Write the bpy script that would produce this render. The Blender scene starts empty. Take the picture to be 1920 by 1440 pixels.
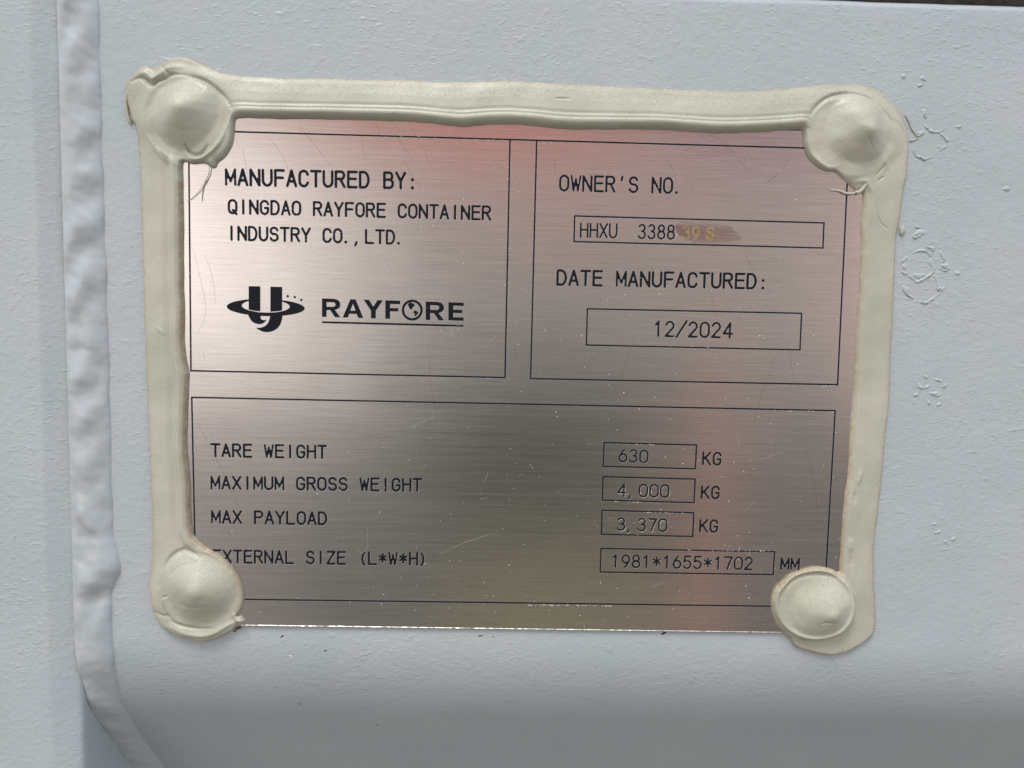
import bpy, math, random
import numpy as np

# ------------------------------------------------------------------ camera, world, sun
MM = 0.001
F = 1442.0
POSE = [-0.08859, -0.02176, 0.02305, -7.27492, -237.43975, 18.96811]
sc = bpy.context.scene
rng = np.random.default_rng(7)
random.seed(7)


def rot(r):
    rx, ry, rz = r
    cx, sx, cy, sy, cz, sz = math.cos(rx), math.sin(rx), math.cos(ry), math.sin(ry), math.cos(rz), math.sin(rz)
    X = np.array([[1, 0, 0], [0, cx, -sx], [0, sx, cx]])
    Y = np.array([[cy, 0, sy], [0, 1, 0], [-sy, 0, cy]])
    Z = np.array([[cz, -sz, 0], [sz, cz, 0], [0, 0, 1]])
    return Z @ Y @ X


RC = np.array([[1, 0, 0], [0, 0, -1], [0, 1, 0.0]]) @ rot(POSE[:3])
TC = np.array(POSE[3:6])


def PX(u, v, d=0.0):
    """wall coordinates in mm (x, z) of a feature of the plate plane raised by d"""
    u = np.asarray(u, float); v = np.asarray(v, float)
    dx, dy, dz = (u - 960) / F, -(v - 720) / F, -np.ones_like(u)
    w = [RC[i, 0] * dx + RC[i, 1] * dy + RC[i, 2] * dz for i in range(3)]
    s = (-d - TC[1]) / w[1]
    return TC[0] + s * w[0], TC[2] + s * w[2]


from mathutils import Matrix
cam_d = bpy.data.cameras.new('camera')
cam = bpy.data.objects.new('camera', cam_d)
sc.collection.objects.link(cam)
sc.camera = cam
M4 = Matrix.Identity(4)
for i in range(3):
    for j in range(3):
        M4[i][j] = RC[i, j]
    M4[i][3] = TC[i] * MM
cam.matrix_world = M4
cam_d.sensor_width = 36
cam_d.lens = F / 1920 * 36
cam_d.clip_start = 0.01
cam_d.clip_end = 50
cam_d.dof.use_dof = True
cam_d.dof.focus_distance = 0.238
cam_d.dof.aperture_fstop = 7.5

SUN_EL, SUN_AZ = math.radians(62), math.radians(-24)   # azimuth from -Y towards +X
sun_d = bpy.data.lights.new('sun', 'SUN')
sun_d.energy = 1.5
sun_d.angle = math.radians(20)
sun_d.color = (1.0, 0.965, 0.91)
sun = bpy.data.objects.new('sun', sun_d)
sc.collection.objects.link(sun)
from mathutils import Vector
sdir = Vector((math.sin(SUN_AZ) * math.cos(SUN_EL), -math.cos(SUN_AZ) * math.cos(SUN_EL), math.sin(SUN_EL)))
sun.rotation_euler = sdir.to_track_quat('Z', 'Y').to_euler()
sun.location = (0, -0.6, 1)

sc.view_settings.view_transform = 'Standard'
sc.view_settings.look = 'None'
sc.view_settings.gamma = 1
sc.view_settings.use_curve_mapping = False
sc.view_settings.exposure = 0.42


class NT:
    def __init__(s, tree):
        s.t = tree; s.n = tree.nodes; s.l = tree.links; s.n.clear()

    def put(s, sock, v):
        if v is None: return
        if hasattr(v, 'is_output') or isinstance(v, bpy.types.NodeSocket): s.l.new(v, sock)
        else:
            try: sock.default_value = v
            except Exception: sock.default_value = tuple(v) + (1,)

    def node(s, typ, ins=None, **kw):
        n = s.n.new(typ)
        for k, v in kw.items(): setattr(n, k, v)
        for k, v in (ins or {}).items(): s.put(n.inputs[k], v)
        return n

    def math(s, op, a, b=None, c=None, clamp=False):
        n = s.node('ShaderNodeMath', operation=op, use_clamp=clamp)
        for i, x in enumerate((a, b, c)): s.put(n.inputs[i], x)
        return n.outputs[0]

    def mix(s, f, a, b, blend='MIX'):
        n = s.node('ShaderNodeMix', data_type='RGBA', blend_type=blend)
        s.put(n.inputs[0], f)
        for k, x in ((6, a), (7, b)):
            if isinstance(x, (tuple, list)): x = tuple(x)[:3] + (1,)
            s.put(n.inputs[k], x)
        return n.outputs[2]

    def mapr(s, v, a, b, c=0.0, d=1.0, smooth=True):
        n = s.node('ShaderNodeMapRange', interpolation_type='SMOOTHSTEP' if smooth else 'LINEAR')
        s.put(n.inputs[0], v)
        for i, x in enumerate((a, b, c, d)): n.inputs[i + 1].default_value = x
        return n.outputs[0]

    def noise(s, vec, scale, detail=3, rough=0.5, dist=0.0):
        n = s.node('ShaderNodeTexNoise', {'Scale': scale, 'Detail': detail, 'Roughness': rough, 'Distortion': dist})
        s.put(n.inputs['Vector'], vec)
        return n.outputs[0]

    def scalevec(s, vec, sc_):
        n = s.node('ShaderNodeMapping', vector_type='POINT')
        s.put(n.inputs['Vector'], vec); n.inputs['Scale'].default_value = sc_
        return n.outputs[0]


def build_world():
    w = bpy.data.worlds.new('World'); sc.world = w; w.use_nodes = True
    t = NT(w.node_tree)
    sky = t.node('ShaderNodeTexSky', sky_type='NISHITA', sun_disc=False)
    sky.sun_elevation = SUN_EL
    sky.sun_rotation = math.pi - SUN_AZ
    tc = t.node('ShaderNodeTexCoord').outputs['Generated']
    sep = t.node('ShaderNodeSeparateXYZ', {0: tc}).outputs
    ady = t.math('MAXIMUM', t.math('ABSOLUTE', sep[1]), 0.02)
    front = t.mapr(sep[1], 0.05, -0.05)
    X = t.math('ADD', t.math('MULTIPLY', t.math('DIVIDE', sep[0], ady), -TC[1]), float(TC[0]))
    Z = t.math('ADD', t.math('MULTIPLY', t.math('DIVIDE', sep[2], ady), -TC[1]), float(TC[2]))
    # hazy, nearly white overcast over the clear-sky model
    skyc = t.mix(0.72, sky.outputs[0], (10.5, 11.2, 12.2))
    col = skyc
    # ground opposite the container, then soft coloured patches painted in for the plate's reflections
    ground = (2.0, 2.05, 2.0)
    zsky = 170.0
    col = t.mix(t.mapr(sep[2], 0.02, -0.03), col, ground)
    for (u0, u1, v0, v1, su, sv, c) in REFLECTION_PATCHES:
        x0, zz = PX(u0, 700); x1, zz = PX(u1, 700)
        zz, z1 = PX(960, v0); zz, z0 = PX(960, v1)
        m = t.math('MULTIPLY', t.mapr(X, x0 - su, x0 + su), t.mapr(X, x1 + su, x1 - su))
        m2 = t.math('MULTIPLY', t.mapr(Z, z0 - sv, z0 + sv), t.mapr(Z, z1 + sv, z1 - sv))
        m = t.math('MULTIPLY', t.math('MULTIPLY', m, m2), front)
        col = t.mix(m, col, c)
    bg = t.node('ShaderNodeBackground', {'Color': col, 'Strength': 0.1})
    out = t.node('ShaderNodeOutputWorld')
    t.l.new(bg.outputs[0], out.inputs[0])


# coloured patches painted into the world for the plate to reflect (horizontal span, vertical span as mirrored in the plate, softness in mm, radiance)
REFLECTION_PATCHES = [
    (-600, 2500, -200, 2200, 30, 40, (4.0, 3.75, 3.5)),
    (-300, 2300, 740, 2000, 60, 26, (1.8, 1.72, 1.6)),           # ground
    (-700, 560, 220, 760, 50, 30, (16.5, 14.8, 14.0)),       # bright patch at the left, standing for a pale container
    (-700, 430, 740, 1500, 40, 30, (3.8, 3.3, 3.1)),
    (560, 1230, -60, 286, 55, 6, (6.0, 1.7, 1.4)),
    (1230, 1560, -60, 286, 40, 9, (3.6, 1.7, 2.2)),              # red patch standing for a container top
    (600, 1500, 300, 350, 60, 8, (6.3, 5.1, 4.7)),
    (900, 1400, 390, 480, 50, 10, (4.4, 2.9, 2.6)),
    (800, 1230, 690, 1020, 26, 26, (0.75, 0.78, 0.68)),         # dark patch standing for the photographer's clothes
    (850, 1230, 1035, 1500, 26, 10, (2.5, 2.25, 1.5)),
    (1315, 1372, 610, 1900, 5, 34, (5.6, 2.7, 2.2)),            # red patch standing for a post
    (1590, 1900, 200, 720, 7, 40, (9.0, 6.0, 5.6)),
]
build_world()


# ------------------------------------------------------------------ object helpers
COL = sc.collection


def tag(o, label=None, cat=None, group=None, kind=None):
    if label: o['label'] = label
    if cat: o['category'] = cat
    if group: o['group'] = group
    if kind: o['kind'] = kind
    return o


def empty(name, loc, label, cat, group=None):
    o = bpy.data.objects.new(name, None)
    o.empty_display_size = 0.02
    o.location = [c * MM for c in loc]
    COL.objects.link(o)
    return tag(o, label, cat, group)


def mesh_obj(name, verts, faces, mats, parent=None, smooth=True, normals=None, matidx=None, attrs=None):
    verts = np.asarray(verts, float) * MM
    if parent is not None: verts = verts - np.array(parent_world(parent))
    me = bpy.data.meshes.new(name)
    me.from_pydata(verts.tolist(), [], [list(map(int, f)) for f in faces])
    if not isinstance(mats, (list, tuple)): mats = [mats]
    for m in mats: me.materials.append(m)
    if matidx is not None: me.polygons.foreach_set('material_index', np.asarray(matidx, np.int32))
    if smooth: me.polygons.foreach_set('use_smooth', np.ones(len(me.polygons), bool))
    for k, a in (attrs or {}).items():
        at = me.attributes.new(k, 'FLOAT', 'POINT'); at.data.foreach_set('value', np.asarray(a, np.float32))
    me.update()
    if normals is not None: me.normals_split_custom_set_from_vertices([tuple(n) for n in normals])
    o = bpy.data.objects.new(name, me)
    if parent is not None: o.parent = parent
    COL.objects.link(o)
    return o


def parent_world(p):
    v = np.array(p.location)
    while p.parent is not None:
        p = p.parent; v = v + np.array(p.location)
    return v


def noise1(x, seed=0, n=6, base=1.0):
    r = np.random.default_rng(seed); y = 0
    for k in range(n):
        f = base * 1.7 ** k
        y = y + np.sin(x * f * 2 * math.pi + r.uniform(0, 6.3)) / 1.5 ** k
    return y / 1.8


def noise2(x, y, seed=0, n=14, base=1.0, spread=1.0):
    r = np.random.default_rng(seed); o = 0
    for k in range(n):
        a = r.uniform(0, math.pi); f = base * (1 + spread * r.uniform(0, 2))
        o = o + np.sin((x * math.cos(a) + y * math.sin(a)) * f * 2 * math.pi + r.uniform(0, 6.3) + 1.3 * np.sin(x * base * 2.1 + y * base * 1.7 + k))
    return o / math.sqrt(n)


def seg_dist(px, py, pts, closed=False):
    d = np.full(px.shape, 1e9)
    P = list(pts) + ([pts[0]] if closed else [])
    for (ax, ay), (bx, by) in zip(P[:-1], P[1:]):
        ex, ey = bx - ax, by - ay
        L = ex * ex + ey * ey
        if L < 1e-12: continue
        t = np.clip(((px - ax) * ex + (py - ay) * ey) / L, 0, 1)
        d = np.minimum(d, (px - ax - t * ex) ** 2 + (py - ay - t * ey) ** 2)
    return np.sqrt(d)


def poly_sdf(px, py, pts):
    """positive inside"""
    d = seg_dist(px, py, pts, True)
    ins = np.zeros(px.shape, bool)
    n = len(pts)
    for i in range(n):
        ax, ay = pts[i]; bx, by = pts[(i + 1) % n]
        if ay == by: continue
        c = ((ay > py) != (by > py)) & (px < (bx - ax) * (py - ay) / (by - ay) + ax)
        ins ^= c
    return np.where(ins, d, -d)


def smooth_poly(pts, sub=4, closed=False):
    P = np.array(pts, float); n = len(P); out = []
    for i in range(n if closed else n - 1):
        if closed: a, b, c, d = P[(i - 1) % n], P[i], P[(i + 1) % n], P[(i + 2) % n]
        else: a, b, c, d = P[max(i - 1, 0)], P[i], P[i + 1], P[min(i + 2, n - 1)]
        for k in range(sub):
            t = k / sub
            out.append(tuple(0.5 * ((2 * b) + (-a + c) * t + (2 * a - 5 * b + 4 * c - d) * t * t + (-a + 3 * b - 3 * c + d) * t ** 3)))
    if not closed: out.append(tuple(P[-1]))
    return out


def field_faces(S):
    """quads of a grid field touching S>0; returns (mask of used vertices, quads as index arrays)"""
    ins = S > 0
    any_ = ins[:-1, :-1] | ins[1:, :-1] | ins[:-1, 1:] | ins[1:, 1:]
    idx = np.arange(S.size).reshape(S.shape)
    q = np.stack([idx[:-1, :-1][any_], idx[:-1, 1:][any_], idx[1:, 1:][any_], idx[1:, :-1][any_]], 1)
    return q


def snap(U, V, S, step):
    """push outside vertices that neighbour the shape onto its contour"""
    gv, gu = np.gradient(S, step)
    g = np.sqrt(gu * gu + gv * gv) + 1e-9
    gu, gv = gu / g, gv / g
    out = S < 0
    k = np.where(out, np.clip(-S / np.maximum(g, 0.5), 0, 1.5 * step), 0)
    return U + gu * k, V + gv * k


def tube(pts, radii, seg=8, flat=1.0, ny=None):
    """closed tube along 3-D points (mm)"""
    P = np.array(pts, float); n = len(P)
    T = np.gradient(P, axis=0); T /= np.linalg.norm(T, axis=1)[:, None] + 1e-9
    up = np.array([0, -1.0, 0])
    vs, fs = [], []
    for i in range(n):
        a = np.cross(T[i], up); a /= np.linalg.norm(a) + 1e-9
        b = np.cross(a, T[i])
        for k in range(seg):
            an = 2 * math.pi * k / seg
            vs.append(P[i] + radii[i] * (a * math.cos(an) + flat * b * math.sin(an)))
    for i in range(n - 1):
        for k in range(seg):
            k2 = (k + 1) % seg
            fs.append((i * seg + k, i * seg + k2, (i + 1) * seg + k2, (i + 1) * seg + k))
    fs.append(tuple(range(seg))[::-1]); fs.append(tuple((n - 1) * seg + k for k in range(seg)))
    return vs, fs


# ------------------------------------------------------------------ materials
def new_mat(name):
    m = bpy.data.materials.new(name); m.use_nodes = True
    return m, NT(m.node_tree)


def finish(t, bsdf):
    o = t.node('ShaderNodeOutputMaterial'); t.l.new(bsdf.outputs[0], o.inputs[0])


def obj_vec(t):
    g = t.node('ShaderNodeNewGeometry')
    return t.scalevec(g.outputs['Position'], (1000, 1000, 1000))      # world position in mm


def mat_paint():
    m, t = new_mat('grey_paint')
    v = obj_vec(t)
    fine = t.noise(v, 0.55, 2, 0.45)
    rv = t.node('ShaderNodeMapping', vector_type='POINT')
    t.put(rv.inputs['Vector'], v); rv.inputs['Rotation'].default_value = (0, math.radians(28), 0); rv.inputs['Scale'].default_value = (0.62, 1, 1.25)
    chips = t.mapr(t.noise(rv.outputs[0], 0.95, 2, 0.5, 0.15), 0.54, 0.76)
    chips2 = t.mapr(t.noise(rv.outputs[0], 0.40, 2, 0.5, 0.15), 0.60, 0.76)
    pimp = t.math('ADD', t.math('MULTIPLY', chips, 0.8), t.math('MULTIPLY', chips2, 0.9))
    patch = t.mapr(t.noise(v, 0.035, 2), 0.35, 0.65, 0.45, 1.0)
    big = t.noise(v, 0.03, 3)
    h = t.math('ADD', t.math('MULTIPLY', fine, 0.20), t.math('MULTIPLY', t.math('MULTIPLY', pimp, patch), 0.12))
    h = t.math('ADD', h, t.math('MULTIPLY', big, 0.8))
    b = t.node('ShaderNodeBump', {'Strength': 0.75, 'Distance': 0.001, 'Height': h})
    c = t.mix(t.mapr(t.noise(v, 0.02, 3), 0.35, 0.65), (0.415, 0.470, 0.484), (0.440, 0.484, 0.503))
    speck = t.mapr(t.noise(v, 1.9, 2, 0.5), 0.765, 0.80)
    c = t.mix(t.math('MULTIPLY', speck, 0.35), c, (0.20, 0.19, 0.18))
    r = t.mapr(t.noise(v, 0.3, 3), 0.3, 0.7, 0.36, 0.48)
    p = t.node('ShaderNodeBsdfPrincipled', {'Base Color': c, 'Roughness': r, 'Normal': b.outputs[0], 'Specular IOR Level': 0.5})
    finish(t, p); return m


def mat_weld():
    m, t = new_mat('painted_weld')
    v = obj_vec(t)
    h = t.math('ADD', t.math('MULTIPLY', t.noise(v, 0.2, 1), 0.7), t.math('MULTIPLY', t.noise(v, 0.9, 2), 0.05))
    b = t.node('ShaderNodeBump', {'Strength': 0.6, 'Distance': 0.001, 'Height': h})
    p = t.node('ShaderNodeBsdfPrincipled', {'Base Color': (0.435, 0.48, 0.498, 1), 'Roughness': 0.27, 'Normal': b.outputs[0]})
    finish(t, p); return m


def mat_sealant():
    m, t = new_mat('sealant')
    v = obj_vec(t)
    base = t.mix(t.mapr(t.noise(v, 0.05, 3), 0.35, 0.65), (0.44, 0.443, 0.35), (0.50, 0.494, 0.405))
    edge = t.node('ShaderNodeAttribute', attribute_name='edge').outputs['Fac']
    dust = t.node('ShaderNodeAttribute', attribute_name='dust').outputs['Fac']
    en = t.math('MULTIPLY', edge, t.mapr(t.noise(v, 0.6, 4, 0.7), 0.28, 0.55), clamp=True)
    base = t.mix(t.math('MULTIPLY', en, 0.95), base, (0.33, 0.21, 0.115))
    sp = t.mapr(t.noise(v, 2.6, 3, 0.75), 0.53, 0.64)
    base = t.mix(t.math('MULTIPLY', t.math('MULTIPLY', sp, dust), 0.7), base, (0.24, 0.19, 0.14))
    sp2 = t.mapr(t.noise(v, 0.75, 2, 0.5), 0.73, 0.78)
    base = t.mix(t.math('MULTIPLY', sp2, 0.6), base, (0.2, 0.17, 0.13))
    h = t.math('ADD', t.math('MULTIPLY', t.noise(v, 1.3, 3, 0.6), 0.11), t.math('MULTIPLY', t.noise(v, 0.25, 2), 0.22))
    b = t.node('ShaderNodeBump', {'Strength': 0.6, 'Distance': 0.001, 'Height': h})
    p = t.node('ShaderNodeBsdfPrincipled', {'Base Color': base, 'Roughness': t.mapr(t.noise(v, 0.12, 3), 0.3, 0.7, 0.34, 0.5), 'Normal': b.outputs[0],
                                           'Specular IOR Level': 0.42})
    p.inputs['Subsurface Weight'].default_value = 0.0
    finish(t, p); return m


def mat_plate():
    m, t = new_mat('brushed_steel')
    v = obj_vec(t)
    br = t.noise(t.scalevec(v, (0.06, 1, 4.5)), 1.0, 4, 0.6)
    br2 = t.noise(t.scalevec(v, (0.012, 1, 0.75)), 1.0, 3, 0.6)
    grain = t.noise(v, 3.2, 2, 0.7)
    warp = t.noise(v, 0.014, 2)
    h = t.math('ADD', t.math('MULTIPLY', br, 0.007), t.math('MULTIPLY', br2, 0.005))
    h = t.math('ADD', h, t.math('MULTIPLY', warp, 0.5))
    b = t.node('ShaderNodeBump', {'Strength': 1.0, 'Distance': 0.001, 'Height': h})
    f = t.math('ADD', t.mapr(br, 0.3, 0.7, -0.17, 0.17, False), t.mapr(br2, 0.3, 0.7, -0.045, 0.045, False))
    f = t.math('ADD', f, t.mapr(grain, 0.3, 0.7, -0.16, 0.16, False))
    f = t.math('ADD', f, 0.5, clamp=True)
    c = t.mix(f, (0.33, 0.325, 0.315), (0.77, 0.755, 0.735))
    r = t.math('ADD', t.mapr(br2, 0.3, 0.7, 0.165, 0.205, False), 0.0)
    tan = t.node('ShaderNodeTangent', direction_type='UV_MAP')
    p = t.node('ShaderNodeBsdfPrincipled', {'Base Color': c, 'Metallic': 1.0, 'Roughness': r, 'Normal': b.outputs[0],
                                           'Anisotropic': 0.35, 'Anisotropic Rotation': 0.25, 'Tangent': tan.outputs[0]})
    finish(t, p); return m


def mat_simple(name, col, rough=0.5, metal=0.0, nscale=None, col2=None, lo=0.4, hi=0.6, alpha=None):
    m, t = new_mat(name)
    c = col + (1,)
    if nscale:
        c = t.mix(t.mapr(t.noise(obj_vec(t), nscale, 3, 0.6), lo, hi), col, col2)
    p = t.node('ShaderNodeBsdfPrincipled', {'Base Color': c, 'Roughness': rough, 'Metallic': metal})
    if alpha is not None: p.inputs['Alpha'].default_value = alpha
    finish(t, p); return m


def mat_ink():
    m, t = new_mat('black_ink')
    v = obj_vec(t)
    chip = t.mapr(t.noise(v, 1.15, 4, 0.75), 0.685, 0.72)
    c = t.mix(t.noise(v, 2.0, 2), (0.004, 0.005, 0.008), (0.012, 0.015, 0.020))
    c = t.mix(chip, c, (0.72, 0.70, 0.67))
    p = t.node('ShaderNodeBsdfPrincipled', {'Base Color': c, 'Roughness': 0.5, 'Specular IOR Level': 0.15})
    finish(t, p); return m


def mat_smear():
    m, t = new_mat('red_brown_smear')
    v = obj_vec(t)
    n = t.noise(t.scalevec(v, (0.16, 1, 2.2)), 1.0, 4, 0.65)
    fade = t.node('ShaderNodeAttribute', attribute_name='fade').outputs['Fac']
    a = t.math('MULTIPLY', t.mapr(n, 0.35, 0.62, 0.3, 1.0), t.math('MULTIPLY', fade, 0.72), clamp=True)
    p = t.node('ShaderNodeBsdfPrincipled', {'Base Color': t.mix(n, (0.15, 0.065, 0.05), (0.30, 0.17, 0.14)), 'Roughness': 0.5, 'Alpha': a})
    finish(t, p); return m


PAINT, WELD, SEAL, PLATE, INK, SMEAR = mat_paint(), mat_weld(), mat_sealant(), mat_plate(), mat_ink(), mat_smear()
GLINT = mat_simple('edge_glint', (0.60, 0.61, 0.64), 0.42, 0.75, 0.9, (0.42, 0.42, 0.45))  # pale metal that paints the glint along engraved edges
DUST = mat_simple('white_dust', (0.80, 0.79, 0.75), 0.6)
CHALK = mat_simple('chalky_edge', (0.45, 0.45, 0.46), 0.5, 0.4, 0.35, (0.95, 0.93, 0.88), 0.5, 0.56)
SCR_D = mat_simple('dark_scratch', (0.16, 0.11, 0.10), 0.5, 0.0, None, None, alpha=0.32)
SCR_L = mat_simple('light_scratch', (0.78, 0.72, 0.68), 0.45, 0.0, None, None, alpha=0.24)
DARK = mat_simple('dark_seal', (0.035, 0.032, 0.03), 0.6, 0.0, 0.4, (0.06, 0.052, 0.047))
RUST = mat_simple('rust', (0.24, 0.10, 0.03), 0.8, 0.0, 0.8, (0.08, 0.05, 0.03))
GOLD = mat_simple('worn_digits', (0.24, 0.16, 0.065), 0.5, 0.0, 1.2, (0.38, 0.27, 0.15))
EDGE = mat_simple('cut_edge', (0.85, 0.82, 0.74), 0.35, 0.85, 1.4, (0.45, 0.42, 0.36), 0.45, 0.6)

# ------------------------------------------------------------------ container wall
PAN = 0.8          # the panel lies 0.8 mm behind the plate's face
Z_TOP = float(PX(1650, 5, -PAN)[1]) + 1.0
Z_BEND = float(PX(960, 1212, -PAN)[1]) + 2
SLOPE = math.radians(38)
RB = 52.0


def panel_y(z):
    """depth of the panel face (mm, + away from the viewer) at height z"""
    z = np.asarray(z, float)
    d = Z_BEND - z
    arc = RB * math.sin(SLOPE)
    y = np.where(d <= 0, 0.0, np.where(d < arc, RB - np.sqrt(np.maximum(RB * RB - np.clip(d, 0, arc) ** 2, 0)),
                                       RB * (1 - math.cos(SLOPE)) + (d - arc) * math.tan(SLOPE)))
    return PAN + y


def panel_surface():
    xs = np.linspace(-150, 260, 160)
    zb = Z_BEND - 75
    zs = np.concatenate([np.linspace(zb, Z_BEND + 2, 90), np.linspace(Z_BEND + 3, Z_TOP - 2.5, 60)])
    X, Zg = np.meshgrid(xs, zs)
    Y = panel_y(Zg)
    rows = [np.stack([X, Y, Zg], -1)]
    # rolled upper edge going back
    er = []
    for a in np.linspace(0.15, math.pi / 2, 6):
        z = Z_TOP - 2.5 + 2.5 * math.sin(a)
        y = PAN + 2.5 * (1 - math.cos(a))
        er.append(np.stack([xs, np.full_like(xs, y), z + 0.12 * noise1(xs / 60, 5)], -1))
    er.append(np.stack([xs, np.full_like(xs, 9.0), np.full_like(xs, Z_TOP)], -1))
    G = np.concatenate([rows[0], np.stack(er)], 0)
    n, mth = G.shape[:2]
    idx = np.arange(n * mth).reshape(n, mth)
    q = np.stack([idx[:-1, :-1].ravel(), idx[:-1, 1:].ravel(), idx[1:, 1:].ravel(), idx[1:, :-1].ravel()], 1)
    return G.reshape(-1, 3), q


cont = empty('steel_container', (-100, 3, -110), 'light grey painted steel container wall with corner post and weld behind the metal plate', 'shipping container')
v_, q_ = panel_surface()
mesh_obj('wall_panel', v_, q_, PAINT, cont)

X0 = float(PX(134, 480, 0)[0])       # side face of the corner post
RP = 7.5
POST_F = -3.4                        # its front stands proud of the panel


def post_surface():
    prof = [(-260, POST_F), (-200, POST_F)]
    prof += [(x, POST_F) for x in np.linspace(-190, X0 - 8.8, 24)]
    prof += [(X0 - 8.3, -3.36), (X0 - 7.7, -3.22), (X0 - 7.0, -3.0), (X0 - 6, -2.66), (X0 - 4, -1.96), (X0 - 2, -1.26), (X0 - 1, -0.85), (X0 - .3, -0.3), (X0 - .05, 0.4), (X0, 2.0)]
    prof += [(X0 + 0.02, y) for y in (9, 14, 22, 34, 55, 80)]
    zs = np.linspace(-215, 190, 160)
    vs = []
    for z in zs:
        for x, y in prof:
            vs.append((x, y + 0.25 * math.sin(z / 37) + 0.15 * math.sin(z / 11 + x / 9), z))
    n, mth = len(zs), len(prof)
    idx = np.arange(n * mth).reshape(n, mth)
    q = np.stack([idx[:-1, :-1].ravel(), idx[:-1, 1:].ravel(), idx[1:, 1:].ravel(), idx[1:, :-1].ravel()], 1)
    return vs, q


v_, q_ = post_surface()
mesh_obj('corner_post', v_, q_, PAINT, cont)


def weld_surface():
    zs = np.linspace(-200, 190, 620)
    zk = [float(PX(170, v_)[1]) for v_ in (1700, 1440, 1380, 1300, 1210, 1150, 1112, 1090, 1065, 1045, 1000, 700, 300, -100)]
    wid = [7.6, 7.8, 8.4, 9.0, 9.6, 9.5, 9.0, 11.0, 13.0, 12.0, 10.3, 10.4, 9.8, 9.6]
    hgt = [3.0, 3.0, 3.2, 3.4, 3.6, 3.6, 3.2, 4.3, 4.9, 4.4, 3.4, 3.3, 3.3, 3.3]
    w = np.interp(zs, zk, wid) + 0.30 * noise1(zs / 25, 3)
    hh = np.interp(zs, zk, hgt)
    ker = np.hanning(13); ker /= ker.sum()
    w = np.convolve(np.pad(w, 6, 'edge'), ker, 'valid'); hh = np.convolve(np.pad(hh, 6, 'edge'), ker, 'valid')
    nt = 26
    vs = []
    yp = panel_y(zs)
    kz = np.convolve(yp, np.ones(9) / 9, 'same'); kz[:5] = yp[:5]; kz[-5:] = yp[-5:]
    ease = np.clip(1 - (kz - PAN) / 2.0, 0.05, 1)
    for i, z in enumerate(zs):
        for k in range(nt):
            t = k / (nt - 1)
            x = X0 - 1.7 + t * (w[i] + 1.7)
            if x < X0: x = X0 - 1.7 * (1 - (t * (w[i] + 1.7)) / 1.7) * ease[i]
            left, right = (kz[i] - 2.3) * (1 - ease[i]) + (-1.25) * ease[i], kz[i] + 0.25
            lift = (4 * t * (1 - t)) ** 0.55 * (hh[i] * 0.55)
            n = noise2(np.array(x / 5), np.array(z / 5.5), 11, 10, 0.28, 0.6) * 0.46 + noise2(np.array(x / 3), np.array(z / 2.2), 12, 8, 0.35, 0.5) * 0.07 + 0.05 * math.sin(z / 1.15 - 1.4 * t * (1 - t) * 4 + 1.2 * math.sin(z / 9)) * (0.5 + 0.5 * math.sin(z / 13 + 1))
            lump = (4 * t * (1 - t)) ** 0.7
            zz = z
            vs.append((x, left + (right - left) * t ** 1.1 - lift - n * lump, zz))
    n = len(zs)
    idx = np.arange(n * nt).reshape(n, nt)
    q = np.stack([idx[:-1, :-1].ravel(), idx[:-1, 1:].ravel(), idx[1:, 1:].ravel(), idx[1:, :-1].ravel()], 1)
    return vs, q


v_, q_ = weld_surface()
mesh_obj('weld_bead', v_, q_, WELD, cont)

# dark strip above the rolled upper edge
xs = np.linspace(-150, 260, 60)
vs, fs = [], []
for x in xs:
    w = 0.35 * math.sin(x / 9) + 0.25 * math.sin(x / 3.3)
    vs += [(x, 4.0, Z_TOP - 4), (x, 1.9 + 0.2 * w, Z_TOP + 0.25 + w * 0.25), (x, 0.6, Z_TOP + 1.6 + w * .3), (x, 0.6, Z_TOP + 14), (x, 5, Z_TOP + 16)]
for i in range(len(xs) - 1):
    for k in range(4):
        fs.append((i * 5 + k, (i + 1) * 5 + k, (i + 1) * 5 + k + 1, i * 5 + k + 1))
mesh_obj('gasket', vs, fs, DARK, cont)

# ridges of lifted paint right of the plate
RIDGES = [
    [(1728, 205), (1733, 214), (1737, 222)], [(1734, 235), (1742, 243), (1752, 248), (1772, 243)], [(1758, 248), (1768, 254), (1775, 263)],
    [(1773, 272), (1763, 283)], [(1712, 278), (1716, 291), (1725, 295), (1737, 298), (1752, 293)], [(1722, 256), (1727, 250), (1732, 244)],
    [(1693, 142), (1696, 144)], [(1729, 143), (1733, 150)], [(1722, 162), (1729, 158)], [(1797, 236), (1800, 238)], [(1880, 356), (1886, 352), (1892, 358)],
    [(1710, 476), (1722, 470), (1738, 472), (1745, 483)], [(1735, 462), (1750, 466), (1748, 472)], [(1761, 472), (1770, 486), (1766, 492)],
    [(1692, 492), (1696, 485), (1701, 481)], [(1745, 483), (1750, 505), (1745, 514), (1730, 524), (1718, 528), (1705, 518), (1696, 510)],
    [(1762, 500), (1768, 507), (1775, 506), (1780, 500)], [(1693, 536), (1697, 546), (1704, 554), (1714, 559)],
    [(1724, 565), (1730, 568), (1738, 567), (1750, 559), (1765, 548)], [(1750, 515), (1758, 530), (1760, 545), (1774, 538)],
    [(1708, 440), (1716, 446), (1724, 441), (1735, 434)], [(1716, 424), (1724, 427)], [(1793, 515), (1798, 510)], [(1690, 511), (1702, 514)],
    [(1722, 718), (1724, 726), (1730, 729)], [(1733, 706), (1740, 707)], [(1748, 737), (1757, 742), (1763, 738)], [(1714, 743), (1722, 738)],
    [(1753, 712), (1762, 713)], [(1735, 728), (1742, 722)], [(1770, 727), (1774, 720)], [(1757, 760), (1765, 756)], [(1740, 752), (1744, 757)],
    [(1770, 1014), (1776, 1020)], [(1752, 1000), (1763, 996)], [(1790, 1006), (1786, 1014)], [(1748, 981), (1756, 984)],
]
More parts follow.
